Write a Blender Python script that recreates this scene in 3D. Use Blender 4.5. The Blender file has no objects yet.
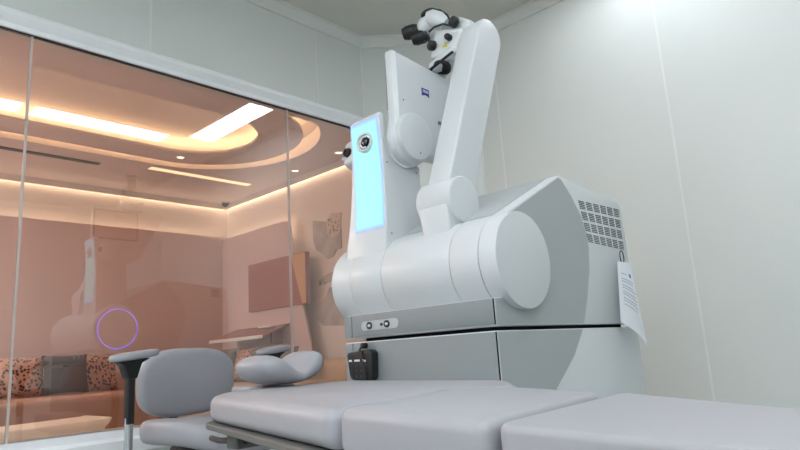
import bpy, bmesh, math, random
from mathutils import Vector, Matrix

random.seed(4)
SC = bpy.context.scene
COL = SC.collection
H = 0.80                      # eye height of the photographer
# ------------------------------------------------------------------ camera
F, PITCH, ROLL, YAW = 625.87, math.radians(11.6387), math.radians(3.4994), math.radians(43.2491)
cy, sy, cp, sp, cr, sr = math.cos(YAW), math.sin(YAW), math.cos(PITCH), math.sin(PITCH), math.cos(ROLL), math.sin(ROLL)
fw0, rt0, up0 = Vector((cy, sy, 0)), Vector((sy, -cy, 0)), Vector((0, 0, 1))
fw = fw0 * cp + up0 * sp
up1 = up0 * cp - fw0 * sp
rt = rt0 * cr - up1 * sr
up = rt0 * sr + up1 * cr
cam_d = bpy.data.cameras.new('camera')
cam_d.sensor_width = 36.0
cam_d.lens = F / 800 * 36
cam_d.clip_start = 0.02
cam = bpy.data.objects.new('camera', cam_d)
COL.objects.link(cam)
m = Matrix((rt, up, -fw)).transposed().to_4x4()
m.translation = (0, 0, H)
cam.matrix_world = m
SC.camera = cam
# ------------------------------------------------------------------ world, exposure
SC.view_settings.view_transform = 'Standard'
SC.view_settings.look = 'None'
SC.view_settings.gamma = 1
SC.view_settings.use_curve_mapping = False
SC.view_settings.exposure = 0.0
SC.cycles.use_denoising = True
SC.cycles.max_bounces = 10
SC.cycles.diffuse_bounces = 6
SC.cycles.transparent_max_bounces = 12
SC.cycles.sample_clamp_indirect = 6
w = bpy.data.worlds.new('world')
SC.world = w
w.use_nodes = True
w.node_tree.nodes['Background'].inputs[0].default_value = (0.05, 0.05, 0.052, 1)
LED_POWER = 10.8
LOUNGE_POWER = 5.5

# ------------------------------------------------------------------ materials
def lin(c):
    return tuple(((v / 255) / 12.92 if v / 255 <= 0.04045 else ((v / 255 + 0.055) / 1.055) ** 2.4) for v in c) + (1,)

def mat(name, rgb, rough=0.5, metal=0.0, var=0.02, scale=6.0, coat=0.0, bump=0.0, spec=0.5, bscale=None):
    M = bpy.data.materials.new(name)
    M.use_nodes = True
    nt = M.node_tree
    b = nt.nodes['Principled BSDF']
    b.inputs['Roughness'].default_value = rough
    b.inputs['Metallic'].default_value = metal
    b.inputs['Specular IOR Level'].default_value = spec
    b.inputs['Coat Weight'].default_value = coat
    b.inputs['Coat Roughness'].default_value = 0.12
    tc = nt.nodes.new('ShaderNodeTexCoord')
    n = nt.nodes.new('ShaderNodeTexNoise')
    n.inputs['Scale'].default_value = scale
    n.inputs['Detail'].default_value = 3
    nt.links.new(tc.outputs['Object'], n.inputs['Vector'])
    cr_ = nt.nodes.new('ShaderNodeValToRGB')
    c = lin(rgb)
    cr_.color_ramp.elements[0].position = 0.3
    cr_.color_ramp.elements[1].position = 0.7
    cr_.color_ramp.elements[0].color = tuple(v * (1 - var) for v in c[:3]) + (1,)
    cr_.color_ramp.elements[1].color = tuple(min(1, v * (1 + var)) for v in c[:3]) + (1,)
    nt.links.new(n.outputs['Fac'], cr_.inputs['Fac'])
    nt.links.new(cr_.outputs['Color'], b.inputs['Base Color'])
    if bump:
        n2 = nt.nodes.new('ShaderNodeTexNoise')
        n2.inputs['Scale'].default_value = bscale or 400
        nt.links.new(tc.outputs['Object'], n2.inputs['Vector'])
        bp = nt.nodes.new('ShaderNodeBump')
        bp.inputs['Strength'].default_value = bump
        bp.inputs['Distance'].default_value = 0.002
        nt.links.new(n2.outputs['Fac'], bp.inputs['Height'])
        nt.links.new(bp.outputs['Normal'], b.inputs['Normal'])
    return M

def emis(name, rgb, strength):
    M = bpy.data.materials.new(name)
    M.use_nodes = True
    nt = M.node_tree
    b = nt.nodes['Principled BSDF']
    b.inputs['Base Color'].default_value = (0.02, 0.02, 0.02, 1)
    b.inputs['Emission Color'].default_value = lin(rgb)
    b.inputs['Emission Strength'].default_value = strength
    return M

WALL = mat('wall_paint', (215, 220, 217), 0.28, var=0.012, scale=1.5, spec=0.35)
CEIL = mat('ceiling_paint', (206, 205, 198), 0.7, var=0.01)
TRIM = mat('trim_paint', (216, 218, 214), 0.35)
JOINT = mat('joint_sealant', (226, 228, 226), 0.5)
FLOOR = mat('vinyl_floor', (168, 172, 172), 0.4, var=0.04, scale=30)
ALU = mat('frame_aluminium', (240, 243, 245), 0.35)
RUBBER = mat('black_rubber', (38, 38, 40), 0.6)
SHELL = mat('machine_white', (206, 211, 213), 0.36, coat=0.08, var=0.008)
SHELLG = mat('machine_grey', (166, 172, 173), 0.38, var=0.01)
FRONTG = mat('machine_front_grey', (134, 141, 143), 0.5, var=0.01, spec=0.3)
HOODG = mat('machine_silver', (180, 186, 188), 0.3, coat=0.2, var=0.01)
DARK = mat('dark_plastic', (22, 23, 25), 0.45)
BLACK = mat('black_gap', (6, 6, 7), 0.8)
SEAMG = mat('seam_grey', (120, 126, 128), 0.6)
LENS = mat('lens_glass', (16, 18, 26), 0.06, coat=1.0)
CHROME = mat('chrome', (200, 202, 205), 0.18, metal=1.0)
LEATHER = mat('grey_vinyl', (156, 156, 161), 0.42, var=0.015, scale=10, bump=0.06, bscale=700, spec=0.4)
OLIVE = mat('grey_plate', (92, 92, 88), 0.5)
PAPER = mat('paper', (226, 230, 236), 0.7)
INK = mat('ink', (168, 172, 182), 0.8)
NAVY = mat('logo_blue', (48, 52, 140), 0.4)
WHITE = mat('logo_white', (235, 238, 240), 0.5)
YELLOW = mat('warning_yellow', (205, 196, 60), 0.5)
GREYTXT = mat('lettering_grey', (96, 100, 104), 0.5)
LPINK = mat('lounge_pink_wall', (212, 188, 183), 0.6, scale=2)
LBEIGE = mat('lounge_beige_wall', (228, 219, 212), 0.6, scale=2)
LCEIL = mat('lounge_ceiling_paint', (224, 215, 213), 0.6, scale=2)
LFLOOR = mat('lounge_floor', (176, 154, 144), 0.4)
SOFA = mat('sofa_peach', (178, 138, 116), 0.7, bump=0.2)
SOFAB = mat('sofa_beige', (190, 164, 130), 0.8, bump=0.2)
CUSHG = mat('cushion_grey', (112, 108, 100), 0.85, bump=0.3)
CUSHD = mat('cushion_dark', (70, 58, 54), 0.85, bump=0.3)
CREAM = mat('cream_lacquer', (244, 232, 210), 0.4)
ARTG = mat('art_grey', (178, 170, 165), 0.8, var=0.18, scale=9)
ARTP = mat('art_pale', (206, 186, 168), 0.8)
ARTD = mat('art_dots', (140, 130, 126), 0.8)
BRICK = mat('red_veil_tint', (158, 92, 74), 0.35)
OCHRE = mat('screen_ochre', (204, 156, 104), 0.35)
LED = emis('led_panel', (245, 249, 255), LED_POWER)
COVE = emis('cove_led', (255, 226, 190), LOUNGE_POWER)
COVE2 = emis('ceiling_cove_led', (255, 214, 160), 15.0)
SPOT = emis('downlight_led', (255, 226, 200), 3.0)
RING = emis('ring_light', (96, 84, 255), 5.0)

# patterned cushion cloth
def patterned():
    M = mat('cushion_patterned', (170, 130, 108), 0.85)
    nt = M.node_tree
    b = nt.nodes['Principled BSDF']
    tc = nt.nodes.new('ShaderNodeTexCoord')
    v = nt.nodes.new('ShaderNodeTexVoronoi'); v.inputs['Scale'].default_value = 42
    r = nt.nodes.new('ShaderNodeValToRGB')
    r.color_ramp.elements[0].color = lin((58, 52, 56)); r.color_ramp.elements[0].position = 0.34
    r.color_ramp.elements[1].color = lin((186, 140, 116)); r.color_ramp.elements[1].position = 0.46
    nt.links.new(tc.outputs['Object'], v.inputs['Vector'])
    nt.links.new(v.outputs['Distance'], r.inputs['Fac'])
    nt.links.new(r.outputs['Color'], b.inputs['Base Color'])
    return M
CUSHP = patterned()

# glowing screen strip: cyan in the middle, violet-blue along its rim
def strip_mat():
    M = bpy.data.materials.new('glow_strip'); M.use_nodes = True
    nt = M.node_tree
    b = nt.nodes['Principled BSDF']
    b.inputs['Base Color'].default_value = (0.02, 0.02, 0.02, 1)
    b.inputs['Roughness'].default_value = 0.15
    tc = nt.nodes.new('ShaderNodeTexCoord')
    s = nt.nodes.new('ShaderNodeSeparateXYZ')
    nt.links.new(tc.outputs['Generated'], s.inputs[0])
    outs = []
    for ax, wd in (('X', 0.13), ('Z', 0.05)):
        a = nt.nodes.new('ShaderNodeMath'); a.operation = 'SUBTRACT'; a.inputs[1].default_value = 0.5
        nt.links.new(s.outputs[ax], a.inputs[0])
        c = nt.nodes.new('ShaderNodeMath'); c.operation = 'ABSOLUTE'; nt.links.new(a.outputs[0], c.inputs[0])
        d = nt.nodes.new('ShaderNodeMapRange')
        d.inputs['From Min'].default_value = 0.5 - wd; d.inputs['From Max'].default_value = 0.5
        nt.links.new(c.outputs[0], d.inputs['Value']); outs.append(d)
    mx = nt.nodes.new('ShaderNodeMath'); mx.operation = 'MAXIMUM'
    nt.links.new(outs[0].outputs[0], mx.inputs[0]); nt.links.new(outs[1].outputs[0], mx.inputs[1])
    r = nt.nodes.new('ShaderNodeValToRGB')
    r.color_ramp.elements[0].color = (.43, 1.06, 1.0, 1); r.color_ramp.elements[0].position = 0.1
    r.color_ramp.elements[1].color = (.40, .58, 2.0, 1); r.color_ramp.elements[1].position = 1.0
    nt.links.new(mx.outputs[0], r.inputs['Fac'])
    nt.links.new(r.outputs['Color'], b.inputs['Emission Color'])
    b.inputs['Emission Strength'].default_value = 1.0
    return M
STRIP = strip_mat()

def glass_mats():
    G = bpy.data.materials.new('window_glass'); G.use_nodes = True
    nt = G.node_tree; nt.nodes.clear()
    o = nt.nodes.new('ShaderNodeOutputMaterial')
    t = nt.nodes.new('ShaderNodeBsdfTransparent'); t.inputs[0].default_value = (0.93, 0.90, 0.885, 1)
    g = nt.nodes.new('ShaderNodeBsdfGlossy'); g.inputs['Roughness'].default_value = 0.0
    g.inputs['Color'].default_value = (1, 1, 1, 1)
    fr = nt.nodes.new('ShaderNodeFresnel'); fr.inputs['IOR'].default_value = 2.35
    mx = nt.nodes.new('ShaderNodeMixShader')
    nt.links.new(fr.outputs[0], mx.inputs[0]); nt.links.new(t.outputs[0], mx.inputs[1]); nt.links.new(g.outputs[0], mx.inputs[2])
    nt.links.new(mx.outputs[0], o.inputs[0])
    B = bpy.data.materials.new('window_glass_rear'); B.use_nodes = True
    nt = B.node_tree; nt.nodes.clear()
    o = nt.nodes.new('ShaderNodeOutputMaterial')
    t = nt.nodes.new('ShaderNodeBsdfTransparent'); t.inputs[0].default_value = (0.98, 0.97, 0.965, 1)
    nt.links.new(t.outputs[0], o.inputs[0])
    return G, B
GLASS, GLASSB = glass_mats()

# ------------------------------------------------------------------ mesh helpers
def finish(name, bm, material, parent=None, smooth=True, angle=35, kind=None):
    bmesh.ops.recalc_face_normals(bm, faces=bm.faces)
    me = bpy.data.meshes.new(name)
    bm.to_mesh(me); bm.free()
    mats = material if isinstance(material, (list, tuple)) else [material]
    for mm in mats: me.materials.append(mm)
    if smooth:
        for p in me.polygons: p.use_smooth = True
        me.set_sharp_from_angle(angle=math.radians(angle))
    o = bpy.data.objects.new(name, me)
    COL.objects.link(o)
    if parent: o.parent = parent
    if kind: o['kind'] = kind
    return o

def bev(bm, edges, off, seg=3):
    if edges: bmesh.ops.bevel(bm, geom=edges, offset=off, segments=seg, profile=0.5, affect='EDGES', clamp_overlap=True)

def addbox(bm, lo, hi, b=0, seg=2, mi=0):
    t = bmesh.new()
    bmesh.ops.create_cube(t, size=1)
    for v in t.verts:
        v.co = Vector([(lo[i] + hi[i]) / 2 + v.co[i] * (hi[i] - lo[i]) for i in range(3)])
    if b: bev(t, t.edges[:], b, seg)
    merge(bm, t, mi=mi)

def merge(bm, t, M=None, mi=0):
    mp = {}
    for v in t.verts: mp[v] = bm.verts.new(M @ v.co if M else v.co)
    for f in t.faces:
        try:
            nf = bm.faces.new([mp[v] for v in f.verts]); nf.material_index = mi
        except ValueError: pass
    t.free()

def box(name, lo, hi, material, parent=None, b=0, seg=2, kind=None):
    bm = bmesh.new(); addbox(bm, lo, hi, b, seg)
    return finish(name, bm, material, parent, kind=kind)

def addprism(bm, pts, axis, a, b_, bevel=0, seg=3, mi=0, which='all'):
    """polygon pts (2-D, in the two other axes in order) extruded along axis from a to b_"""
    t = bmesh.new()
    def P(p, d):
        c = [p[0], p[1]]; c.insert(axis, d); return Vector(c)
    A = [t.verts.new(P(p, a)) for p in pts]; B = [t.verts.new(P(p, b_)) for p in pts]
    t.faces.new(A[::-1]); t.faces.new(B)
    n = len(pts)
    for i in range(n): t.faces.new([A[i], A[(i + 1) % n], B[(i + 1) % n], B[i]])
    bmesh.ops.recalc_face_normals(t, faces=t.faces)
    if bevel:
        sA, sB = set(A), set(B)
        if which == 'all': es = t.edges[:]
        elif which == 'rims': es = [e for e in t.edges if (e.verts[0] in sA) == (e.verts[1] in sA)]
        elif which == 'end': es = [e for e in t.edges if e.verts[0] in sB and e.verts[1] in sB]
        elif which == 'start': es = [e for e in t.edges if e.verts[0] in sA and e.verts[1] in sA]
        bev(t, es, bevel, seg)
    merge(bm, t, mi=mi)

def prism(name, pts, axis, a, b_, material, parent=None, bevel=0, seg=3, which='all', kind=None):
    bm = bmesh.new(); addprism(bm, pts, axis, a, b_, bevel, seg, which=which)
    return finish(name, bm, material, parent, kind=kind)

def basis(d):
    d = Vector(d).normalized()
    a = Vector((0, 0, 1)) if abs(d.z) < 0.9 else Vector((1, 0, 0))
    u = d.cross(a).normalized(); v = d.cross(u).normalized()
    return d, u, v

def addlathe(bm, o, d, prof, n=48, mi=0, caps=True):
    """prof: list of (distance along d, radius)"""
    o = Vector(o); d, u, v = basis(d)
    rings = []
    for (s, r) in prof:
        rings.append([bm.verts.new(o + d * s + (u * math.cos(2 * math.pi * k / n) + v * math.sin(2 * math.pi * k / n)) * r) for k in range(n)])
    for a, b in zip(rings, rings[1:]):
        for k in range(n):
            f = bm.faces.new([a[k], a[(k + 1) % n], b[(k + 1) % n], b[k]]); f.material_index = mi
    if caps:
        f = bm.faces.new(rings[0][::-1]); f.material_index = mi
        f = bm.faces.new(rings[-1]); f.material_index = mi

def lathe(name, o, d, prof, material, parent=None, n=48):
    bm = bmesh.new(); addlathe(bm, o, d, prof, n)
    return finish(name, bm, material, parent)

def rprof(L, r, b, s0=0, seg=4):
    """a cylinder profile with rounded rims"""
    p = []
    for k in range(seg + 1):
        a = math.pi / 2 * k / seg
        p.append((s0 + b - b * math.sin(math.pi / 2 - a) , r - b + b * math.sin(a)))
    for k in range(seg + 1):
        a = math.pi / 2 * k / seg
        p.append((s0 + L - b + b * math.sin(a), r - b + b * math.cos(a)))
    return p

def addtube(bm, pts, rad, n=10, mi=0):
    P = [Vector(p) for p in pts]
    rings = []
    u = None
    for i, p in enumerate(P):
        t = (P[min(i + 1, len(P) - 1)] - P[max(i - 1, 0)]).normalized()
        if u is None: _, u, v = basis(t)
        else:
            u = (u - t * u.dot(t)).normalized()
        v = t.cross(u)
        r = rad[i] if isinstance(rad, (list, tuple)) else rad
        rings.append([bm.verts.new(p + (u * math.cos(2 * math.pi * k / n) + v * math.sin(2 * math.pi * k / n)) * r) for k in range(n)])
    for a, b in zip(rings, rings[1:]):
        for k in range(n):
            f = bm.faces.new([a[k], a[(k + 1) % n], b[(k + 1) % n], b[k]]); f.material_index = mi
    for f in (rings[0][::-1], rings[-1]):
        ff = bm.faces.new(f); ff.material_index = mi

def tube(name, pts, rad, material, parent=None, n=10):
    bm = bmesh.new(); addtube(bm, pts, rad, n)
    return finish(name, bm, material, parent)

def addsphere(bm, c, r, sc=(1, 1, 1), mi=0, n=24):
    t = bmesh.new()
    bmesh.ops.create_uvsphere(t, u_segments=n, v_segments=n // 2, radius=r)
    merge(bm, t, Matrix.Translation(c) @ Matrix.Diagonal((*sc, 1)), mi)

def rrect(x0, y0, x1, y1, r, n=6):
    pts = []
    for (cx, cy_, a0) in ((x1 - r, y1 - r, 0), (x0 + r, y1 - r, 90), (x0 + r, y0 + r, 180), (x1 - r, y0 + r, 270)):
        for k in range(n + 1):
            a = math.radians(a0 + 90 * k / n)
            pts.append((cx + r * math.cos(a), cy_ + r * math.sin(a)))
    return pts

def thing(name, label, cat, loc=(0, 0, 0), rz=0, group=None):
    o = bpy.data.objects.new(name, None); COL.objects.link(o)
    o.location = loc; o.rotation_euler = (0, 0, rz)
    o.empty_display_size = 0.1
    return tag(o, label, cat, group)

def tag(o, label, cat, group=None):
    o['label'] = label; o['category'] = cat
    if group: o['group'] = group
    return o

def text(name, body, size, material, parent, M, ext=0.0004):
    cu = bpy.data.curves.new(name, 'FONT'); cu.body = body; cu.size = size; cu.extrude = ext
    cu.align_x = 'CENTER'; cu.align_y = 'CENTER'; cu.resolution_u = 3
    t = bpy.data.objects.new(name, cu); COL.objects.link(t)
    bpy.context.view_layer.update()
    me = bpy.data.meshes.new_from_object(t.evaluated_get(bpy.context.evaluated_depsgraph_get()))
    bpy.data.objects.remove(t); bpy.data.curves.remove(cu)
    me.materials.clear(); me.materials.append(material)
    o = bpy.data.objects.new(name, me); COL.objects.link(o)
    o.parent = parent; o.matrix_local = M
    return o

def frame_matrix(o, x, y):
    """matrix whose local x, y axes are the given directions"""
    x = Vector(x).normalized(); y = Vector(y); y = (y - x * y.dot(x)).normalized(); z = x.cross(y)
    mm = Matrix((x, y, z)).transposed().to_4x4(); mm.translation = Vector(o); return mm

# ================================================================== THE TREATMENT ROOM
XL, XR, YB, YL, ZC = -2.2, 2.8835, -2.5, 2.5, 2.666
XC, YC = 2.4055, 2.022
SILL, HEAD = 0.587, 2.08
T = 0.06
WX0, WX1 = -0.53, 2.345        # window opening
S = 'structure'
box('floor', (XL - .1, YB - .1, -.05), (XR + .1, YL + T, 0), FLOOR, kind=S)
box('ceiling', (XL - .1, YB - .1, ZC), (XR + .1, YL + T, ZC + .08), CEIL, kind=S)
bm = bmesh.new()
addbox(bm, (XL, YL, 0), (WX0, YL + T, ZC)); addbox(bm, (WX0, YL, 0), (WX1, YL + T, SILL))
addbox(bm, (WX0, YL, HEAD), (WX1, YL + T, ZC)); addbox(bm, (WX1, YL, 0), (XC, YL + T, ZC))
finish('wall_left', bm, WALL, kind=S)
prism('wall_corner', [(XC, YL), (XR, YC), (XR + .05, YC + .03), (XC + .03, YL + .05)], 2, 0, ZC, WALL, kind=S)
box('wall_right', (XR, YB, 0), (XR + T, YC, ZC), WALL, kind=S)
box('wall_rear', (XL, YB - T, 0), (XR, YB, ZC), WALL, kind=S)
box('wall_near', (XL - T, YB, 0), (XL, YL, ZC), WALL, kind=S)

# coved cornice, one strip per wall
def inset(poly, d):
    out = []
    n = len(poly)
    for i in range(n):
        p, q, r = Vector(poly[i - 1]), Vector(poly[i]), Vector(poly[(i + 1) % n])
        e1 = (q - p).normalized(); e2 = (r - q).normalized()
        n1 = Vector((-e1.y, e1.x)); n2 = Vector((-e2.y, e2.x))
        b = (n1 + n2); b = b / (1 + n1.dot(n2))
        out.append(q + b * d)
    return out
ROOM = [(XL, YB), (XR, YB), (XR, YC), (XC, YL), (XL, YL)]
prof = [(0, 2.606), (0.012, 2.606), (0.016, 2.618), (0.040, 2.642), (0.046, 2.646), (0.046, ZC), (0, ZC)]
rings = [[(p.x, p.y, z) for p in inset(ROOM, d)] for d, z in prof]
for i in range(5):
    bm = bmesh.new(); j = (i + 1) % 5
    A = [bm.verts.new(r[i]) for r in rings]; B = [bm.verts.new(r[j]) for r in rings]
    for k in range(len(prof)):
        l = (k + 1) % len(prof); bm.faces.new([A[k], A[l], B[l], B[k]])
    bm.faces.new(A); bm.faces.new(B[::-1])
    finish('trim_%d' % (i + 1), bm, TRIM, kind=S, angle=20)
# panel joints of the wall panels
k = 6
def joint(p, q, z0, z1):
    global k
    bm = bmesh.new()
    p, q = Vector(p), Vector(q)
    addbox(bm, (min(p.x, q.x) - .001, min(p.y, q.y) - .001, z0), (max(p.x, q.x) + .001, max(p.y, q.y) + .001, z1))
    finish('trim_%d' % k, bm, JOINT, kind=S); k += 1
for x in (1.123, 2.06, -0.07): joint((x - .0035, YL), (x + .0035, YL - .0008), 2.155, 2.606)
for y in (1.882, 0.955, -0.05, -1.05): joint((XR, y - .0035), (XR - .0008, y + .0035), 0, 2.606)
joint((XC - .005, YL - .001), (XC + .002, YL - .004), 0, 2.606)
joint((XR - .003, YC - .004), (XR - .001, YC + .003), 0, 2.606)
# window: head and sill mouldings, panes
def strip_x(name, prof2, material):
    bm = bmesh.new(); addprism(bm, [(YL - d, z) for d, z in prof2], 0, WX0 - .04, WX1 + .03)
    return finish(name, bm, material, kind=S, angle=20)
bm = bmesh.new()
for pr in ([(-.02, 2.083), (.014, 2.083), (.014, 2.103), (-.02, 2.103)],
           [(0, 2.103), (.006, 2.103), (.030, 2.128), (.032, 2.132), (.032, 2.146), (.026, 2.156), (0, 2.166)]):
    addprism(bm, [(YL - d, z) for d, z in pr], 0, WX0 - .04, WX1 + .03)
for pr in ([(-.02, .556), (.014, .556), (.014, .584), (-.02, .584)],
           [(0, .50), (.030, .50), (.030, .545), (.020, .556), (0, .556)]):
    addprism(bm, [(YL - d, z) for d, z in pr], 0, WX0 - .04, WX1 + .03)
addbox(bm, (WX1, YL - .014, .584), (WX1 + .03, YL + .02, 2.083)); addbox(bm, (WX0 - .03, YL - .014, .584), (WX0, YL + .02, 2.083))
finish('trim_30', bm, ALU, kind=S, angle=20)
bm = bmesh.new()
addbox(bm, (WX0, YL - .004, HEAD - .0015), (WX1, YL + .012, 2.0830))
finish('trim_31', bm, RUBBER, kind=S)
MX = [WX0, 0.6615, 1.8543, WX1]
for i in range(3):
    bm = bmesh.new()
    addbox(bm, (MX[i] + .004, YL, .584), (MX[i + 1] - .004, YL + .008, HEAD - .0015))
    for f in bm.faces:
        f.material_index = 0 if f.calc_center_median().y < YL + .001 else 1
    finish('window_%d' % (i + 1), bm, [GLASS, GLASSB], kind=S, smooth=False)
for i, x in enumerate((MX[1], MX[2])):
    box('trim_%d' % (32 + i), (x - .004, YL - .0015, .584), (x + .004, YL + .0095, HEAD - .0015), mat('mullion_joint', (186, 178, 172), .5), kind=S)
box('baseboard_right', (XR - .012, YB, 0), (XR, YC, .1), TRIM, kind=S)
box('baseboard_left', (XL, YL - .012, 0), (XC, YL, .1), TRIM, kind=S)

# ceiling LED panels
def led(x0, y0, x1, y1, label):
    t = thing('ceiling_light', label, 'ceiling light', ((x0 + x1) / 2, (y0 + y1) / 2, ZC), 0, 'flush LED ceiling panels')
    hx, hy = (x1 - x0) / 2, (y1 - y0) / 2
    bm = bmesh.new()
    for lo, hi in (((-hx - .012, -hy - .012), (hx + .012, -hy)), ((-hx - .012, hy), (hx + .012, hy + .012)),
                   ((-hx - .012, -hy), (-hx, hy)), ((hx, -hy), (hx + .012, hy))):
        addbox(bm, (*lo, -.012), (*hi, 0))
    finish('frame', bm, TRIM, t)
    box('diffuser', (-hx, -hy, -.008), (hx, hy, 0), LED, t)
led(1.285, .17, 2.26, .37, 'long flush ceiling light mirrored level across the oval cove in the glass')
led(2.40, .41, 2.61, 1.32, 'flush ceiling light close to the right wall, mirrored slanting across the round cove')
led(.22, .17, 1.20, .37, 'flush ceiling light whose mirror image is cut by the left picture edge')
led(-.10, .41, .11, 1.32, 'added flush ceiling light out of view near the window wall')  # unseen panel, added to brighten the room

for x_, y_, lab in ((-1.4, -.6, 'nearest the rear wall of the left row'), (-1.4, .3, 'second of the left row'), (-1.4, 1.1, 'third of the left row'), (-1.4, 1.9, 'nearest the window of the left row'), (-.2, -.9, 'right of the left row'), (-.2, -1.7, 'rear, right of the left row')):  # extra unseen fill panels, added to lift the room's brightness
    led(x_ - .5, y_ - .25, x_ + .5, y_ + .25, 'added fill panel outside the picture, %s' % lab)

# ================================================================== THE LOUNGE BEHIND THE GLASS
LX0, LX1, LY0, LY1, LZ = -1.6, 3.25, YL + T, 5.42, 2.35
box('floor_lounge', (LX0, LY0, -.05), (LX1 + .1, LY1 + .1, 0), LFLOOR, kind=S)
box('wall_lounge_far', (LX0, LY1, 0), (LX1 + .06, LY1 + .06, 2.9), LBEIGE, kind=S)
box('wall_lounge_right', (LX1, LY0, 0), (LX1 + .06, LY1, 2.9), LBEIGE, kind=S)
box('wall_lounge_left', (LX0 - .06, LY0, 0), (LX0, LY1, 2.9), LBEIGE, kind=S)
# ceiling with a racetrack light slot and a raised oval inside it
def stadium(x0, y0, x1, y1, r, n=16):
    return rrect(x0, y0, x1, y1, r, n)
def ring_face(bm, A, B, z):
    va = [bm.verts.new((*p, z)) for p in A]; vb = [bm.verts.new((*p, z)) for p in B]
    n = len(A)
    for i in range(n): bm.faces.new([va[i], va[(i + 1) % n], vb[(i + 1) % n], vb[i]])
    return va, vb
def wallface(bm, A, z0, z1):
    a = [bm.verts.new((*p, z0)) for p in A]; b = [bm.verts.new((*p, z1)) for p in A]
    n = len(A)
    for i in range(n): bm.faces.new([a[i], a[(i + 1) % n], b[(i + 1) % n], b[i]])
OUT = stadium(-1.2, 2.95, 2.86, 4.53, .78)
OUT2 = stadium(-1.08, 3.07, 2.74, 4.41, .66)
INN = stadium(-0.9, 3.34, 2.42, 4.16, .40)
bm = bmesh.new()
ov = [bm.verts.new((x, y, LZ)) for x, y in ((LX0, LY0), (LX1, LY0), (LX1, LY1), (LX0, LY1))]
iv = [bm.verts.new((*p, LZ)) for p in OUT]
es = [bm.edges.new((ov[i], ov[(i + 1) % 4])) for i in range(4)] + [bm.edges.new((iv[i], iv[(i + 1) % len(iv)])) for i in range(len(iv))]
bmesh.ops.triangle_fill(bm, use_beauty=True, edges=es)
wallface(bm, OUT, LZ, LZ + .12)
ring_face(bm, OUT2, INN, LZ); ring_face(bm, OUT2, INN, LZ + .015)
wallface(bm, OUT2, LZ, LZ + .015); wallface(bm, INN, LZ, LZ + .015)
bm.faces.new([bm.verts.new((*p, LZ + .12)) for p in OUT])
bmesh.ops.recalc_face_normals(bm, faces=bm.faces)
finish('ceiling_lounge', bm, LCEIL, kind=S, angle=25)
box('ceiling_lounge_slab', (LX0, LY0, LZ + .22), (LX1, LY1, LZ + .28), LCEIL, kind=S)
# LED lines of the ceiling
def loopband(name, A, B, z0, z1, material):
    bm = bmesh.new()
    ring_face(bm, A, B, z0); ring_face(bm, A, B, z1); wallface(bm, A, z0, z1); wallface(bm, B, z0, z1)
    bmesh.ops.remove_doubles(bm, verts=bm.verts, dist=1e-5)
    return finish(name, bm, material)
o = loopband('cove_light', stadium(-1.02, 3.13, 2.68, 4.35, .60), stadium(-1.00, 3.15, 2.66, 4.33, .58), LZ + .0155, LZ + .020, COVE2)
tag(o, 'outer racetrack line of warm light in the lounge ceiling', 'cove light')
o = loopband('cove_light', stadium(-.99, 3.25, 2.51, 4.25, .49), stadium(-.97, 3.27, 2.49, 4.23, .47), LZ + .0155, LZ + .020, COVE2)
tag(o, 'inner oval line of warm light around the raised lounge ceiling', 'cove light')
o = box('linear_light', (2.10, 4.60, LZ - .004), (3.0, 4.66, LZ + .002), emis('linear_led', (255, 214, 165), 1.6))
tag(o, 'short straight warm light line set in the lounge ceiling', 'linear light')
o = box('air_slot', (0.2, 4.72, LZ - .006), (1.76, 4.77, LZ + .001), DARK)
tag(o, 'black slot diffuser in the lounge ceiling', 'air vent')
t = thing('ceiling_light', 'added fill light in the lounge ceiling beyond the left picture edge', 'ceiling light', (-.55, 4.95, LZ))  # no such lamp in sight; added as fill for the lounge
box('diffuser', (-.9, -.12, -.006), (.9, .12, .002), emis('lounge_fill_led', (255, 247, 244), 52.0), t)
# wainscot with back-lit top edge along far and right lounge walls
prism('wall_lounge_panel_far', [(LX0, 0), (LX1, 0), (LX1, 2.0), (LX0, 2.0)], 1, LY1 - .12, LY1 - .10, LPINK, kind=S)
EDGE = [(LY1 - .10, 0), (3.736, 0), (4.164, 1.574), (4.22, 1.87), (4.228, 1.92), (4.245, 1.95), (4.27, 1.967), (4.31, 1.975), (LY1 - .10, 1.975)]
prism('wall_lounge_panel_right', EDGE, 0, LX1 - .12, LX1 - .10, LPINK, kind=S)
o = box('cove_light', (LX0 + .02, LY1 - .085, 1.94), (LX1 - .12, LY1 - .055, 1.955), COVE)
tag(o, 'warm light line behind the top of the pink panelling on the far lounge wall', 'cove light')
o = box('cove_light', (LX1 - .085, 4.32, 1.92), (LX1 - .055, LY1 - .12, 1.935), COVE)
tag(o, 'warm light line behind the panel top above the terracotta screen', 'cove light')
# ceiling-edge LED (shadow gap between ceiling and walls)
o = box('cove_light', (LX0 + .02, LY1 - .03, LZ - .03), (LX1 - .03, LY1 - .012, LZ - .01), COVE)
tag(o, 'warm light line along the top of the far lounge wall', 'cove light')
o = box('cove_light', (LX1 - .03, LY0 + .1, LZ - .03), (LX1 - .012, LY1 - .05, LZ - .01), COVE)
tag(o, 'warm light line along the top of the right lounge wall above the grey artwork', 'cove light')
box('trim_40', (LX0, LY1 - .055, LZ - .05), (LX1 - .055, LY1 - .045, LZ), LCEIL, kind=S)
box('trim_41', (LX1 - .055, LY0, LZ - .05), (LX1 - .045, LY1 - .045, LZ), LCEIL, kind=S)
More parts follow.
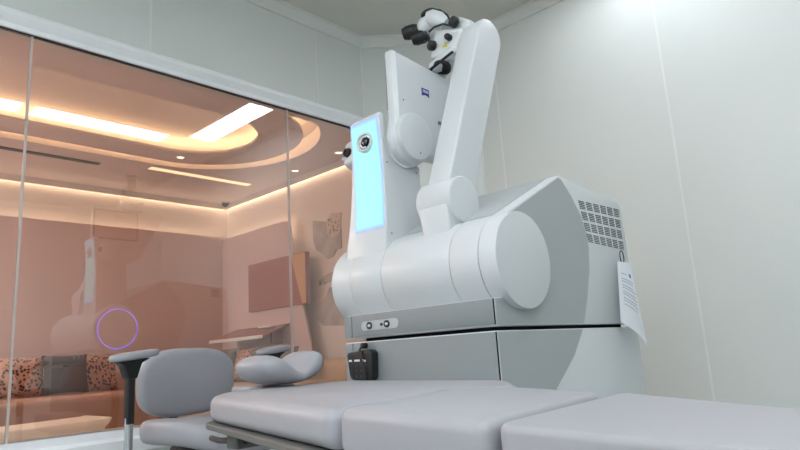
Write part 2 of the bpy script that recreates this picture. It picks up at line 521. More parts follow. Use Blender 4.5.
# dome camera and downlights
t = thing('dome_camera', 'small black dome camera in the far ceiling corner of the lounge', 'security camera', (3.15, 5.28, LZ))
lathe('base', (0, 0, 0), (0, 0, -1), [(0, .04), (.012, .04)], TRIM, t, 20)
bm = bmesh.new(); addsphere(bm, (0, 0, -.014), .032); finish('dome', bm, DARK, t)
for x, y, lab in ((3.07, 4.05, 'small round downlight left of the glowing column in the lounge ceiling'),
                  (3.06, 3.48, 'small round downlight close behind the glowing column'),
                  (2.165, 4.26, 'small round downlight beside the raised oval in the lounge ceiling')):
    t = thing('downlight', lab, 'downlight', (x, y, LZ), 0, 'round downlights in the lounge ceiling')
    lathe('rim', (0, 0, 0), (0, 0, -1), [(0, .035), (.004, .035), (.004, .028), (.003, .028)], TRIM, t, 20)
    lathe('lamp', (0, 0, 0), (0, 0, -1), [(0, .027), (.003, .027)], SPOT, t, 20)
t = thing('air_vent', 'square louvred vent in the near lounge ceiling', 'air vent', (1.67, 2.9, LZ))
bm = bmesh.new()
for a in (.13, .10, .07, .04):
    for lo, hi in (((-a, -a), (a, -a + .012)), ((-a, a - .012), (a, a)), ((-a, -a), (-a + .012, a)), ((a - .012, -a), (a, a))):
        addbox(bm, (*lo, -.008), (*hi, 0))
finish('grille', bm, LBEIGE, t)
# wall screen; the red reflection in the glass is painted into its colour
t = thing('wall_screen', 'flat ochre wall screen with painted terracotta reflection beside the window joint', 'screen', (LX1 - .15, 4.40, 1.45))
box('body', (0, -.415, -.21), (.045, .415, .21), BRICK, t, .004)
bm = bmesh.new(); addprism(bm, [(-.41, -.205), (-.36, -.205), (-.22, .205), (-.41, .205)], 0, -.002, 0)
finish('veil_free_side', bm, OCHRE, t)
# artwork
t = thing('wall_art', 'grey abstract wall relief with pale dotted patch on the lounge wall', 'wall art', (LX1, 3.86, 1.75))
bm = bmesh.new()
pts = [(.19, .19), (.02, .15), (.01, .05), (-.06, .0), (-.14, .02), (-.16, .06), (-.16, -.10), (-.10, -.10), (-.05, -.15), (.02, -.16), (.09, -.10), (.16, -.06), (.19, .02)]
addprism(bm, pts, 0, -.012, 0); finish('grey_shape', bm, ARTG, t)
bm = bmesh.new()
addprism(bm, [(.02, .15), (.01, .05), (-.06, .0), (-.14, .02), (-.155, .06), (-.17, .19), (-.05, .21)], 0, -.010, 0); finish('pale_patch', bm, ARTP, t)
for i in range(26):
    a, b = random.uniform(-.15, -.01), random.uniform(.03, .17)
    box('dot', (-.0125, a, b), (-.0098, a + .011, b + .014), ARTD, t)
t = thing('wall_art', 'lower grey abstract wall relief half hidden behind the white drum', 'wall art', (LX1, 3.86, 1.18))
bm = bmesh.new(); addprism(bm, [(.17, .05), (.17, -.06), (.10, -.12), (-.20, -.14), (-.22, .12), (0, .18), (.06, .10)], 0, -.012, 0)
finish('grey_shape', bm, ARTG, t)
bm = bmesh.new(); addprism(bm, [(.15, .24), (.06, .22), (-.20, .26), (-.20, .33), (.05, .28)], 0, -.012, 0); finish('stripe', bm, ARTG, t)
box('dot', (-.014, .10, .205), (-.011, .13, .235), ARTD, t); box('dot', (-.014, .055, .21), (-.011, .07, .225), ARTD, t)
# tray-like reflection in the glass, built as an added desk and stand
t = thing('reflected_desk', 'small reddish desk with a white front edge, stand-in for a reflection, under the terracotta screen', 'desk', (3.13, 4.66, .03))
for nm, lo, hi, m_ in (('top', (-.26, -.40, 1.06), (0, .40, 1.075), BRICK), ('front_edge', (-.275, -.40, 1.055), (-.26, .40, 1.08), ALU)):
    o = box(nm, lo, hi, m_, t, .003)
    for v in o.data.vertices: v.co.z += v.co.x * .36
box('bracket', (-.10, -.30, .92), (0, -.27, 1.03), BRICK, t, .004)
t = thing('reflected_stand', 'small flat stand, part of the reflection stand-in under the screen', 'stand', (3.06, 4.45, 1.083))
box('foot', (-.05, -.09, 0), (.05, .09, .012), ALU, t, .003)
# sofas
def sofa(name, label, loc, rz, L, m_, arm=True):
    t = thing(name, label, 'sofa', loc, rz)
    box('base', (-L / 2, -.02, .06), (L / 2, .68, .40), m_, t, .02)
    box('seat', (-L / 2 + .01, -.06, .40), (L / 2 - .01, .60, .66), m_, t, .05, 4)
    box('backrest', (-L / 2, .62, .40), (L / 2, .76, .80), m_, t, .05, 4)
    for sx in (-1, 1):
        for y_ in (.04, .62): box('leg', (sx * (L / 2 - .1) - .02, y_ - .02, 0), (sx * (L / 2 - .1) + .02, y_ + .02, .06), DARK, t)
    return t
sofa('sofa', 'peach sofa along the far lounge wall under a row of cushions', (.75, 4.5, 0), 0, 2.9, SOFA)
sofa('sofa', 'beige sofa by the right lounge wall with grey cushions', (2.30, 4.0, 0), math.radians(-90), 1.6, SOFAB)
def cushion(x, y, z, w_, h_, d_, rz, tilt, m_, label):
    bm = bmesh.new()
    n = 12
    for s in (-1, 1):
        g = []
        for i in range(n + 1):
            row = []
            for j in range(n + 1):
                u, v = i / n * 2 - 1, j / n * 2 - 1
                th = max(0, (1 - u ** 4) * (1 - v ** 4)) ** .6
                px = u * w_ / 2 * (1 - .06 * (1 - v * v)); pz = v * h_ / 2 * (1 - .06 * (1 - u * u))
                row.append(bm.verts.new((px, s * (d_ / 2 * th + .001), pz)))
            g.append(row)
        for i in range(n):
            for j in range(n): bm.faces.new([g[i][j], g[i + 1][j], g[i + 1][j + 1], g[i][j + 1]])
    bmesh.ops.remove_doubles(bm, verts=bm.verts, dist=.0025)
    o = finish('cushion', bm, m_, angle=80)
    o.location = (x, y, z + h_ / 2); o.rotation_euler = (tilt, 0, rz)
    return tag(o, label, 'cushion', 'cushions on the lounge sofas')
TL = math.radians(-14)
cushion(1.02, 4.93, .663, .30, .28, .12, .1, TL, CUSHP, 'patterned cushion cut by the left picture edge on the peach sofa')
cushion(1.36, 4.93, .663, .30, .28, .12, -.1, TL, CUSHP, 'patterned cushion between the window joint and the dark cushion')
cushion(1.63, 4.86, .663, .30, .28, .12, 0, TL, CUSHD, 'dark plain cushion in the row on the peach sofa')
cushion(1.89, 4.95, .663, .28, .28, .12, .15, TL, CUSHP, 'patterned cushion at the right end of the row on the peach sofa')
R9 = math.radians(-90)
cushion(2.72, 4.62, .663, .34, .27, .12, R9, TL, CUSHG, 'grey cushion just right of the chair backrest, behind glass')
cushion(2.76, 4.34, .663, .24, .26, .10, R9, TL, CUSHP, 'patterned cushion between two grey cushions above the headrest')
cushion(2.72, 3.93, .663, .60, .24, .12, R9, TL, CUSHG, 'wide grey cushion on the beige sofa directly behind the headrest')
# cream tub table
t = thing('side_table', 'cream low table with upturned rounded rim just behind the window sill', 'table', (1.00, 3.2, 0))
bm = bmesh.new()
addprism(bm, [(-.55, .58), (.20, .595), (.235, .60), (.225, .575), (.20, .555), (.19, .50), (-.55, .50)], 1, -.16, .16, .012, 2)
finish('top', bm, CREAM, t)
lathe('pedestal', (-.1, 0, 0), (0, 0, 1), [(0, .14), (.015, .14), (.03, .04), (.5, .04)], CREAM, t, 32)

# ================================================================== THE LASER MACHINE
RZ = math.radians(-90)
MO = (1.4149, 1.1967, 0)
mach = thing('laser_machine', 'large white and grey eye laser machine with glowing column and horizontal drum', 'medical laser', MO, RZ)
XS, XN = 0.284, -0.283
YF = -.118
# lower cabinet, plinth, dark gap
bm = bmesh.new()
addprism(bm, [(YF, .10), (.705, .10), (.705, .843), (YF, .843)], 0, XN, XS, .0025, 2)
finish('lower_cabinet', bm, SHELL, mach)
box('plinth', (-.22, -.05, 0.02), (.24, .65, .10), DARK, mach)
box('gap_core', (-.235, -.075, .840), (.245, .66, .857), BLACK, mach)
UP = [(YF, .854), (.705, .854), (.704, 1.12), (.698, 1.255), (.682, 1.273), (.279, 1.308), (-.02, 1.157), (-.06, 1.10), (-.085, .924), (YF, .924)]
bm = bmesh.new(); addprism(bm, UP, 0, XN, XS, .0025, 2); finish('upper_cabinet', bm, SHELL, mach)
# grey front panels with the narrow corner strips beside them
for z0, z1 in ((.858, .9225), (.13, .840)):
    prism('front_panel', rrect(-.2455, z0, XS - .003, z1, .003), 1, YF - .0035, YF, FRONTG, mach, .001, 2)
    box('corner_seam', (XS - .0034, YF - .0038, z0), (XS - .0016, YF + .002, z1), BLACK, mach)
    prism('corner_strip', rrect(XN + .003, z0, -.2485, z1, .003), 1, YF - .0035, YF, FRONTG, mach, .001, 2)
# grey rounded side fields, right and left
ARCU = [(.327, .857), (.365, .93), (.400, 1.015), (.416, 1.09), (.413, 1.135), (.388, 1.195), (.338, 1.253), (.288, 1.296)]
ARCL = [(.316, .840), (.25, .768), (.135, .685), (.03, .62), (-.115, .57)]
sideU = [(YF + .001, .857)] + ARCU + [(.270, 1.299), (-.015, 1.153), (-.06, 1.10), (-.085, .924), (YF + .001, .922)]
sideL = [(YF + .001, .840)] + ARCL
for (a, b_) in ((XS - .001, XS + .0015), (XN - .0015, XN + .001)):
    prism('side_panel', sideU, 0, a, b_, SHELLG, mach)
    prism('side_panel', sideL, 0, a, b_, SHELLG, mach)
# silver hood panel on the slope, between two white bands
d = Vector((0, .299, 1.308 - 1.157)).normalized(); nrm = Vector((0, -d.z, d.y))
bm = bmesh.new()
q = [Vector((x, -.02, 1.157)) + d * s for x, s in ((-.232, .0), (.236, .0), (.241, .328), (-.236, .328))]
A = [bm.verts.new(v + nrm * .0) for v in q]; B = [bm.verts.new(v + nrm * .0025) for v in q]
bm.faces.new(A[::-1]); bm.faces.new(B)
for i in range(4): bm.faces.new([A[i], A[(i + 1) % 4], B[(i + 1) % 4], B[i]])
finish('hood_panel', bm, HOODG, mach)
# louvred vent on the right side
bm = bmesh.new()
vTL, vTR, vBL, vBR = Vector((.380, 1.245)), Vector((.682, 1.252)), Vector((.420, 1.105)), Vector((.684, 1.098))
def vq(u, v): return (vTL * (1 - u) + vTR * u) * (1 - v) + (vBL * (1 - u) + vBR * u) * v
for r_ in range(4):
    for c_ in range(6):
        for s_ in range(5):
            u0, u1 = (c_ + .10) / 6, (c_ + .84) / 6
            v0 = (r_ + .05 + s_ * .16) / 4; v1 = v0 + .085 / 4
            P = [vq(u0, v0), vq(u1, v0 + .0), vq(u1, v1), vq(u0, v1)]
            addprism(bm, [tuple(p) for p in P], 0, XS - .0005, XS + .0008)
finish('vent_slots', bm, GREYTXT, mach)
# connector recess on the front
YP = YF - .0035
prism('socket_plate', rrect(-.204, .874, -.049, .902, .0138), 1, YP - .0012, YP, mat('socket_grey', (178, 183, 185), .4), mach, .0005, 1)
for x_ in (-.167, -.094):
    so = lathe('socket', (x_, YP - .0008, .888), (0, -1, 0), [(0, .0105), (.004, .0105), (.004, .0072), (.001, .0072)], DARK, mach, 24)
    lathe('socket_core', (x_, YP - .0008, .888), (0, -1, 0), [(0, .0045), (.006, .0038)], WHITE, so, 16)
lathe('socket', (-.116, YP - .0008, .888), (0, -1, 0), [(0, .004), (.004, .004)], DARK, mach, 16)
# ---- horizontal drum
ZA, DR = 1.0253, .130
def drum(name, x0, x1, b=.0010):
    return lathe(name, (x0, 0, ZA), (1, 0, 0), [(0, DR - b), (b * .4, DR - b * .3), (b, DR), (x1 - x0 - b, DR), (x1 - x0 - b * .4, DR - b * .3), (x1 - x0, DR - b)], SHELL, mach, 96)
drum('drum_sleeve', -.237, -.1030)
drum('drum_sleeve', -.1008, .1560)
drum('drum_sleeve', .1582, .2518)
lathe('drum_core', (-.30, 0, ZA), (1, 0, 0), [(0, DR - .003), (.59, DR - .003)], BLACK, mach, 64)
cl = lathe('drum_cap', (-.335, 0, ZA), (1, 0, 0), [(0, .110), (.001, .120), (.005, .126), (.011, DR - .001), (.016, DR), (.095, DR), (.097, DR - .002)], SHELL, mach, 96)
bm = bmesh.new(); th = [2 * math.pi * i / 96 for i in range(97)]
addtube(bm, [(-.335, .1059 * math.cos(a), ZA + .1059 * math.sin(a)) for a in th], .0024, 8)
finish('ring_light', bm, RING, cl)
lathe('drum_cap', (.2535, 0, ZA), (1, 0, 0), [(0, DR - .002), (.0015, DR), (.052, DR), (.0545, DR - .001), (.0555, DR - .004)], SHELL, mach, 96)
# ---- glowing column
CZ0, CZ1 = 1.08, 1.535
def colfront(z):     # gently concave front
    u = (z - CZ0) / (CZ1 - CZ0)
    return -.100 - .012 * (2 * u - 1) ** 2 + .006
BY, BZ = .007, 1.472
zs = [CZ0 + (CZ1 - CZ0) * i / 16 for i in range(17)]
colp = [(colfront(z), z) for z in zs] + [(-.095, 1.548), (-.080, 1.545)] + \
       [(BY + .090 * math.cos(math.radians(a)), BZ + .090 * math.sin(math.radians(a))) for a in range(165, 312, 12)] + [(.075, 1.39), (.075, 1.08)]
bm = bmesh.new(); addprism(bm, colp, 0, -.240, -.100, .005, 3, which='rims')
for v in bm.verts:
    if v.co.x < -.20: v.co.x += .240 - (.278 + (.232 - .278) * max(0, (v.co.z - 1.15) / .385) ** .7)
finish('column', bm, SHELL, mach)
bm = bmesh.new()
zz = [1.181 + (1.532 - 1.181) * i / 14 for i in range(15)]
A = []
for z in zz:
    u = (z - 1.181) / .351
    xl_, xr_ = -.238 + .010 * u, -.108 + .004 * u
    A.append([bm.verts.new((xl_ + (xr_ - xl_) * j / 4, colfront(z) - .0015, z)) for j in range(5)])
for i in range(14):
    for j in range(4): bm.faces.new([A[i][j], A[i][j + 1], A[i + 1][j + 1], A[i + 1][j]])
r_ = bmesh.ops.extrude_face_region(bm, geom=bm.faces[:])
for v in r_['geom']:
    if isinstance(v, bmesh.types.BMVert): v.co.y += .003
finish('glow_screen', bm, STRIP, mach)
# round sensor eye on the screen
ez_ = 1.463; ey_ = colfront(ez_) - .0015; EX = -.168
e = lathe('sensor_eye', (EX, ey_, ez_), (.10, -1, .05), [(-.004, .034), (.006, .034), (.009, .031), (.009, .0255), (.002, .0225)], SHELL, mach, 40)
lathe('sensor_iris', (EX, ey_, ez_), (.10, -1, .05), [(-.002, .0235), (.003, .023)], DARK, e, 32)
lathe('sensor_lens', (EX + .004, ey_, ez_), (.10, -1, .05), [(0, .012), (.008, .011), (.010, .008)], LENS, e, 24)
tube('sensor_rim', [(EX + .018 * math.cos(a), ey_ - .005, ez_ + .018 * math.sin(a)) for a in [math.radians(v) for v in range(70, 300, 20)]], .0028, WHITE, e, 8)
# camera pod on the far side of the column
bm = bmesh.new()
addprism(bm, [(-.085, 1.425), (-.075, 1.495), (-.05, 1.515), (-.01, 1.51), (.02, 1.47), (.0, 1.425), (-.05, 1.405)], 0, -.300, -.236, .012, 3)
cp_ = finish('camera_pod', bm, SHELL, mach)
lathe('pod_lens', (-.276, -.080, 1.462), (-.1, -1, 0), [(-.01, .019), (.010, .014), (.010, .011), (.004, .010)], DARK, cp_, 24)
tube('pod_handle', [(-.29, -.05, 1.455), (-.312, -.06, 1.455), (-.322, -.065, 1.454)], .0055, SHELL, cp_)
for (y_, z_) in ((-.078, 1.385), (.055, 1.372), (-.075, 1.16), (.055, 1.15)):
    lathe('screw', (-.1002, y_, z_), (1, 0, 0), [(0, .0028), (.001, .0028)], GREYTXT, mach, 10)
# ---- monitor with its back to us
def monpts(e_):
    return [(-.066 + e_, 1.525), (-.066 + e_, 1.752), (-.058 + e_, 1.760 - e_), (.36 - e_, 1.726 - e_), (.21 - e_, 1.45 + e_), (.13, 1.415 + e_)] + \
           [(BY + (.088 - e_) * math.cos(math.radians(a)), BZ + (.088 - e_) * math.sin(math.radians(a))) for a in range(-42, -180, -15)]
bm = bmesh.new(); addprism(bm, monpts(0), 0, -.095, -.073, .003, 2); mo = finish('monitor', bm, SHELL, mach)
bm = bmesh.new(); addprism(bm, monpts(.001), 0, -.080, -.058, .021, 1, which='end'); finish('monitor_back', bm, SHELL, mo)
sc_ = box('screen_frame', (-.1005, -.062, 1.560), (-.0945, .200, 1.738), DARK, mo, .002)
box('screen', (-.1018, -.052, 1.570), (-.1002, .190, 1.728), mat('monitor_screen', (196, 180, 176), .2), sc_)
text('screen_lettering', 'ZEISS', .030, mat('screen_text', (120, 52, 60), .4), sc_, frame_matrix((-.1022, .09, 1.70), (0, -1, 0), (0, 0, 1)))
lathe('pivot_cover', (-.080, BY, BZ), (1, 0, 0), rprof(.036, .078, .004), SHELL, mach, 64)
lathe('pivot_screw', (-.0445, .02, 1.418), (1, 0, 0), [(0, .0028), (.001, .0028)], GREYTXT, mach, 10)
# company mark: blue shield with a curved foot and white letters
bm = bmesh.new()
a0, a1, z1_, z0_ = .062, .098, 1.657, 1.629
addprism(bm, [(a0, z1_), (a1, z1_), (a1, z0_)] + [(a1 + (a0 - a1) * i / 8, z0_ + .006 * math.sin(math.pi * i / 8)) for i in range(1, 8)] + [(a0, z0_)], 0, -.0582, -.0570)
lg = finish('logo', bm, NAVY, mo)
text('logo_lettering', 'ZEISS', .0125, WHITE, lg, frame_matrix((-.0567, (a0 + a1) / 2, 1.6465), (0, 1, 0), (0, 0, 1)))
box('monitor_latch', (-.059, .135, 1.545), (-.056, .19, 1.557), SEAMG, mo, .001)
for (y_, z_) in ((-.03, 1.59), (.20, 1.56)): lathe('screw', (-.0582, y_, z_), (1, 0, 0), [(0, .0028), (.001, .0028)], GREYTXT, mo, 10)
# ---- right arm carrying the microscope
JY, JZ = -.013, 1.224
lathe('arm_joint', (.010, JY, JZ), (1, 0, 0), rprof(.130, .069, .005), SHELL, mach, 64)
prism('joint_neck', [(JY - .066, JZ), (JY - .070, 1.09), (JY + .10, 1.09), (JY + .068, JZ)], 0, .012, .128, SHELL, mach, .008, 3)
for v in bpy.context.scene.objects['joint_neck'].data.vertices:
    if v.co.z < 1.12 and v.co.x < .06: v.co.x += .022
AY, AZ = .228, 1.826     # top end of the arm
al = Vector((AY - JY, AZ - JZ)).normalized(); an = Vector((al.y, -al.x))
def P2(s, t): return (JY + al.x * s + an.x * t, JZ + al.y * s + an.y * t)
LN = math.hypot(AY - JY, AZ - JZ)
pts = [P2(0, -.058), P2(LN, -.062)]
c0 = Vector((AY, AZ))
for a in range(172, 4, -12):
    v = c0 + an * (.062 * math.cos(math.radians(a))) + al * (.062 * math.sin(math.radians(a))); pts.append((v.x, v.y))
pts += [P2(LN, .062), P2(0, .058), P2(-.04, .035), P2(-.04, -.035)]
prism('arm', pts, 0, .036, .120, SHELL, mach, .006, 3, which='rims')
# ---- microscope head
def tiltbox(bm, c, half, ang, b=.01, mi=0):
    t = bmesh.new(); bmesh.ops.create_cube(t, size=2)
    for v in t.verts: v.co = Vector((v.co.x * half[0], v.co.y * half[1], v.co.z * half[2]))
    bev(t, t.edges[:], b, 3)
    merge(bm, t, Matrix.Translation(c) @ Matrix.Rotation(ang, 4, 'Y'), mi)
bm = bmesh.new()
tiltbox(bm, (-.020, .30, 1.925), (.062, .050, .058), math.radians(18), .016)
tiltbox(bm, (.035, .31, 1.975), (.042, .042, .040), math.radians(35), .02)
hd = finish('microscope_head', bm, SHELL, mach)
K = .927
hd.rotation_euler = (0, 0, math.radians(7.5)); hd.scale = (K, K, K)
hd.location = Vector((-.019, .150, 1.813)) - K * (Matrix.Rotation(math.radians(7.5), 3, 'Z') @ Vector((-.022, .2435, 1.903)))
bm = bmesh.new(); tiltbox(bm, (-.036, .287, 1.866), (.062, .050, .020), math.radians(-20), .016); oc = finish('objective_housing', bm, SHELL, hd)
bm = bmesh.new(); tiltbox(bm, (-.041, .284, 1.852), (.062, .051, .0035), math.radians(-20), .002); finish('black_band', bm, DARK, oc)
lathe('objective_lens', (-.045, .262, 1.845), (-.1, -.35, -.93), [(0, .034), (.012, .034), (.012, .028), (.004, .026)], DARK, oc, 32)
tube('cable', [(.012, .26, 1.835), (.018, .25, 1.81), (.012, .25, 1.785), (.005, .26, 1.76)], .004, DARK, hd)
bm = bmesh.new()
addtube(bm, [(-.035, .29, 1.985), (-.075, .285, 2.015), (-.105, .28, 2.02), (-.125, .275, 2.01)], [.034, .036, .034, .030], 20)
addtube(bm, [(-.128, .252, 2.022), (-.112, .256, 2.024), (-.090, .262, 2.028), (-.074, .268, 2.03)], [.026, .036, .037, .028], 20)
addtube(bm, [(-.086, .245, 2.046), (-.070, .25, 2.043), (-.040, .26, 2.025), (-.020, .27, 2.005)], [.026, .034, .036, .034], 20)
bt = finish('binocular_tube', bm, SHELL, hd, angle=60)
tube('binocular_band', [(-.075, .235, 1.985), (-.05, .232, 1.993), (-.015, .238, 1.995), (.005, .25, 1.985)], .004, DARK, bt)
lathe('binocular_cap', (-.085, .262, 2.068), (-.25, -.1, 1), [(0, .032), (.010, .032), (.014, .026)], DARK, bt, 32)
tube('binocular_trim', [(-.065, .25, 2.080), (-.03, .25, 2.062), (.0, .25, 2.03), (.012, .25, 2.0)], .004, DARK, bt)
for (cx_, cy_, cz_) in ((-.130, .25, 2.020), (-.096, .26, 1.990)):
    ep = lathe('eyepiece', (cx_, cy_, cz_), (-1, -.25, -.05), [(0, .022), (.012, .024), (.014, .027), (.050, .027), (.055, .024), (.062, .023), (.062, .017), (.055, .015)], DARK, bt, 32)
    lathe('eyepiece_lens', (cx_ - .052, cy_ - .013, cz_), (-1, -.25, -.05), [(0, .0155), (.003, .015)], LENS, ep, 24)
for (cx_, cy_, cz_, r, dv) in ((-.066, .255, 1.931, .019, (-.55, -.8, 0)), (.004, .252, 1.936, .012, (-.1, -1, 0)), (.030, .262, 1.990, .021, (-.4, -.85, .2))):
    lathe('focus_knob', (cx_, cy_, cz_), dv, [(0, r * .8), (.004, r), (.022, r), (.027, r * .8), (.028, r * .4)], DARK, hd, 24)
bm = bmesh.new()
addprism(bm, [(-.012, .0), (.012, .0), (.0, .020)], 1, -.0006, .0006)
st = finish('warning_sticker', bm, YELLOW, hd); st.location = (-.022, .2475, 1.908); st.rotation_euler = (0, math.radians(18), 0)
# lettering and badge on the far side (seen only in the glass)
text('side_lettering', 'VISUMAX', .070, GREYTXT, mach, frame_matrix((XN - .002, .140, .590), (0, -1, 0), (0, 0, 1)))
box('side_badge', (XN - .0015, .585, 1.215), (XN, .64, 1.265), GREYTXT, mach)
for (y_, z_) in ((.235, 1.02), (.215, .985), (.23, .95)): lathe('side_screw', (XN - .001, y_, z_), (-1, 0, 0), [(0, .007), (.002, .007)], SEAMG, mach, 12)

# hanging remote
MM = Matrix.Translation(MO) @ Matrix.Rotation(RZ, 4, 'Z')
rc = thing('remote_control', 'black handheld remote hanging on the grey machine front', 'remote control', MM @ Vector((-.186, YP, .772)), RZ)
rc.scale = (.9, .95, .95)
bm = bmesh.new(); addprism(bm, [(-.064, .035), (-.058, .043), (.042, .050), (.056, .040), (.052, -.035), (.040, -.046), (-.040, -.040), (-.052, -.030)], 1, -.032, -.001, .006, 3)
bd = finish('body', bm, DARK, rc)
bm = bmesh.new()
for (a, b) in ((-.052, .018), (-.045, .018), (-.025, .018), (-.016, .018), (-.007, .018), (.012, .018), (.022, .016)):
    addbox(bm, (a, -.0326, b - .003), (a + .007, -.0318, b + .003))
finish('display', bm, WHITE, bd)
bm = bmesh.new(); BTN = mat('button_dark', (52, 54, 57), .5)
for i in range(4):
    for j in range(3): lathe('button', (-.041 + i * .023, -.0318, .004 - j * .017), (0, -1, 0), [(0, .005), (.001, .005)], BTN, bd, 10)
lathe('hook', (.0, -.002, .062), (0, -1, 0), [(0, .009), (.016, .009), (.02, .006)], RUBBER, rc, 16)
tube('cable', [(.0, -.018, .064), (.008, -.036, .05), (.018, -.040, .02), (.028, -.040, -.02), (.038, -.036, -.06), (.040, -.03, -.12)], .004, RUBBER, rc)
# hanging paper
pa = thing('paper_sheet', 'white printed paper hanging from a ring at the rear corner of the machine', 'paper', MM @ Vector((XS + .012, .612, 1.06)), RZ)
TLc, TRc, BLc, BRc = Vector((.006, -.040, -.003)), Vector((.014, .038, -.005)), Vector((.022, -.106, -.202)), Vector((.034, .043, -.285))
def ps(u, v, e_=0):
    p = (TLc * (1 - u) + TRc * u) * (1 - v) + (BLc * (1 - u) + BRc * u) * v
    return p + Vector((.010 * math.sin(math.pi * u) * (0.3 + v) + e_, 0, 0))
bm = bmesh.new(); g = [[bm.verts.new(ps(i / 8, j / 8)) for j in range(9)] for i in range(9)]
for i in range(8):
    for j in range(8): bm.faces.new([g[i][j], g[i + 1][j], g[i + 1][j + 1], g[i][j + 1]])
rr = bmesh.ops.extrude_face_region(bm, geom=bm.faces[:])
for v in rr['geom']:
    if isinstance(v, bmesh.types.BMVert): v.co.x += .0006
finish('sheet', bm, PAPER, pa)
bm = bmesh.new()
for i, (v, u0, u1) in enumerate([(.18, .15, .45), (.26, .15, .85), (.30, .15, .80), (.36, .15, .70), (.40, .15, .85), (.46, .15, .8), (.50, .15, .84), (.56, .15, .75), (.60, .15, .82), (.66, .15, .7)]):
    n_ = 6
    for s in range(n_):
        a, b = u0 + (u1 - u0) * s / n_, u0 + (u1 - u0) * (s + .8) / n_
        bm.faces.new([bm.verts.new(ps(*q_, .0012)) for q_ in ((a, v), (b, v), (b, v + .016), (a, v + .016))])
finish('print', bm, INK, pa, smooth=False)
bm = bmesh.new(); bm.faces.new([bm.verts.new(ps(*q, .0012)) for q in ((.62, .16), (.76, .16), (.76, .21), (.62, .21))]); finish('print_mark', bm, NAVY, pa, smooth=False)
tube('ring', [(.006, -.0 + .014 * math.cos(a), .014 + .022 * math.sin(a)) for a in [math.radians(v) for v in range(0, 361, 24)]], .0018, DARK, pa, 8)

# ================================================================== THE PATIENT BED
bed = thing('patient_bed', 'grey padded patient bed in three sections in front of the machine', 'bed', (0.75, .85, 0))
BO = Vector((.75, .85))
ZT = .739
def pad(name, poly, z0, z1, r_corner, b, material=LEATHER):
    t = bmesh.new()
    A = [t.verts.new((p[0] - BO.x, p[1] - BO.y, z0)) for p in poly]; B = [t.verts.new((p[0] - BO.x, p[1] - BO.y, z1)) for p in poly]
    t.faces.new(A[::-1]); t.faces.new(B); n = len(poly)
    for i in range(n): t.faces.new([A[i], A[(i + 1) % n], B[(i + 1) % n], B[i]])
    bmesh.ops.recalc_face_normals(t, faces=t.faces)
    bev(t, [e for e in t.edges if abs(e.verts[0].co.z - e.verts[1].co.z) > 1e-4], r_corner, 5)
    bev(t, [e for e in t.edges if abs(e.verts[0].co.z - e.verts[1].co.z) < 1e-6 and any(abs(f.normal.z) > .9 for f in e.link_faces) and any(abs(f.normal.z) < .5 for f in e.link_faces)], b, 6)
    return finish(name, t, material, bed, angle=60)
S1 = [(.672, 1.195), (.502, .600), (.825, .682), (.885, .585), (1.045, .715), (1.172, 1.335), (.778, 1.32)]
S2 = [(.497, .590), (.434, .325), (.735, .370), (.822, .535), (.822, .668)]
S3 = [(.430, .317), (.30, -.20), (.25, -.9), (.58, -.9), (.545, -.2), (.578, .124), (.738, .348)]
pad('head_cushion', S1, ZT - .050, ZT, .04, .026)
pad('middle_cushion', S2, ZT - .050, ZT + .002, .022, .026)
pad('foot_cushion', S3, ZT - .050, ZT + .001, .022, .026)
def plate(poly, z0, z1, m_=OLIVE): return pad('support_plate', poly, z0, z1, .03, .003, m_)
plate([(.665, 1.20), (.50, .63), (.78, .70), (.85, .64), (1.0, .73), (1.12, 1.31), (.80, 1.31)], ZT - .062, ZT - .0505)
plate([(.505, .57), (.45, .34), (.72, .37), (.80, .54), (.80, .64)], ZT - .062, ZT - .0505)
plate([(.44, .29), (.32, -.2), (.27, -.86), (.56, -.86), (.52, -.2), (.56, .13), (.70, .30)], ZT - .062, ZT - .0505)
def bl(x, y, z): return (x - BO.x, y - BO.y, z)
box('underframe', bl(.62, .1, .57), bl(.76, 1.02, .64), OLIVE, bed, .01)
for yy in (1.12, .88): box('bracket', bl(.68, yy - .02, .64), bl(.9, yy + .02, ZT - .0625), OLIVE, bed, .004)
for yy in (.5, .25): box('bracket', bl(.60, yy - .02, .64), bl(.7, yy + .02, ZT - .0625), OLIVE, bed, .004)
box('release_catch', bl(.70, 1.06, .65), bl(.74, 1.12, ZT - .0625), DARK, bed, .004)
tube('release_lever', [bl(.70, 1.06, .655), bl(.70, 1.2, .65), bl(.74, 1.30, .645)], .006, DARK, bed)
box('column', bl(.58, .35, .10), bl(.78, .65, .56), SHELL, bed, .03)
box('base', bl(.42, .1, .0), bl(.92, 1.0, .10), SHELL, bed, .03)
# headrest (lies on the bed's head end)
hr = thing('headrest', 'grey saddle-shaped headrest cushion at the far end of the bed', 'headrest', (.945, 1.335, ZT + .003))
ux = Vector((1, .04, 0)); uy = Vector((-.04, 1, 0))
# stations across the headrest: offset, underside height, top height, depth factor
sta = [(-.122, .046, .052, .35), (-.112, .030, .066, .75), (-.090, .014, .076, .95), (-.062, .006, .077, 1), (-.036, .003, .068, 1), (-.010, .002, .050, 1), (.014, .002, .034, 1),
       (.036, .003, .038, 1), (.058, .007, .062, 1), (.082, .012, .080, 1), (.106, .020, .084, .95), (.122, .036, .074, .75), (.129, .050, .060, .35)]
bm = bmesh.new(); rings = []
for s_, zb, zt, e_ in sta:
    ring = []
    for k_ in range(20):
        a = 2 * math.pi * k_ / 20
        ca, sa = math.cos(a), math.sin(a)
        ca = math.copysign(abs(ca) ** .75, ca); sa = math.copysign(abs(sa) ** .75, sa)
        t_ = .078 * ca * e_
        ring.append(bm.verts.new(ux * s_ * .80 + uy * t_ + Vector((0, 0, (zb + zt) / 2 + (zt - zb) / 2 * sa))))
    rings.append(ring)
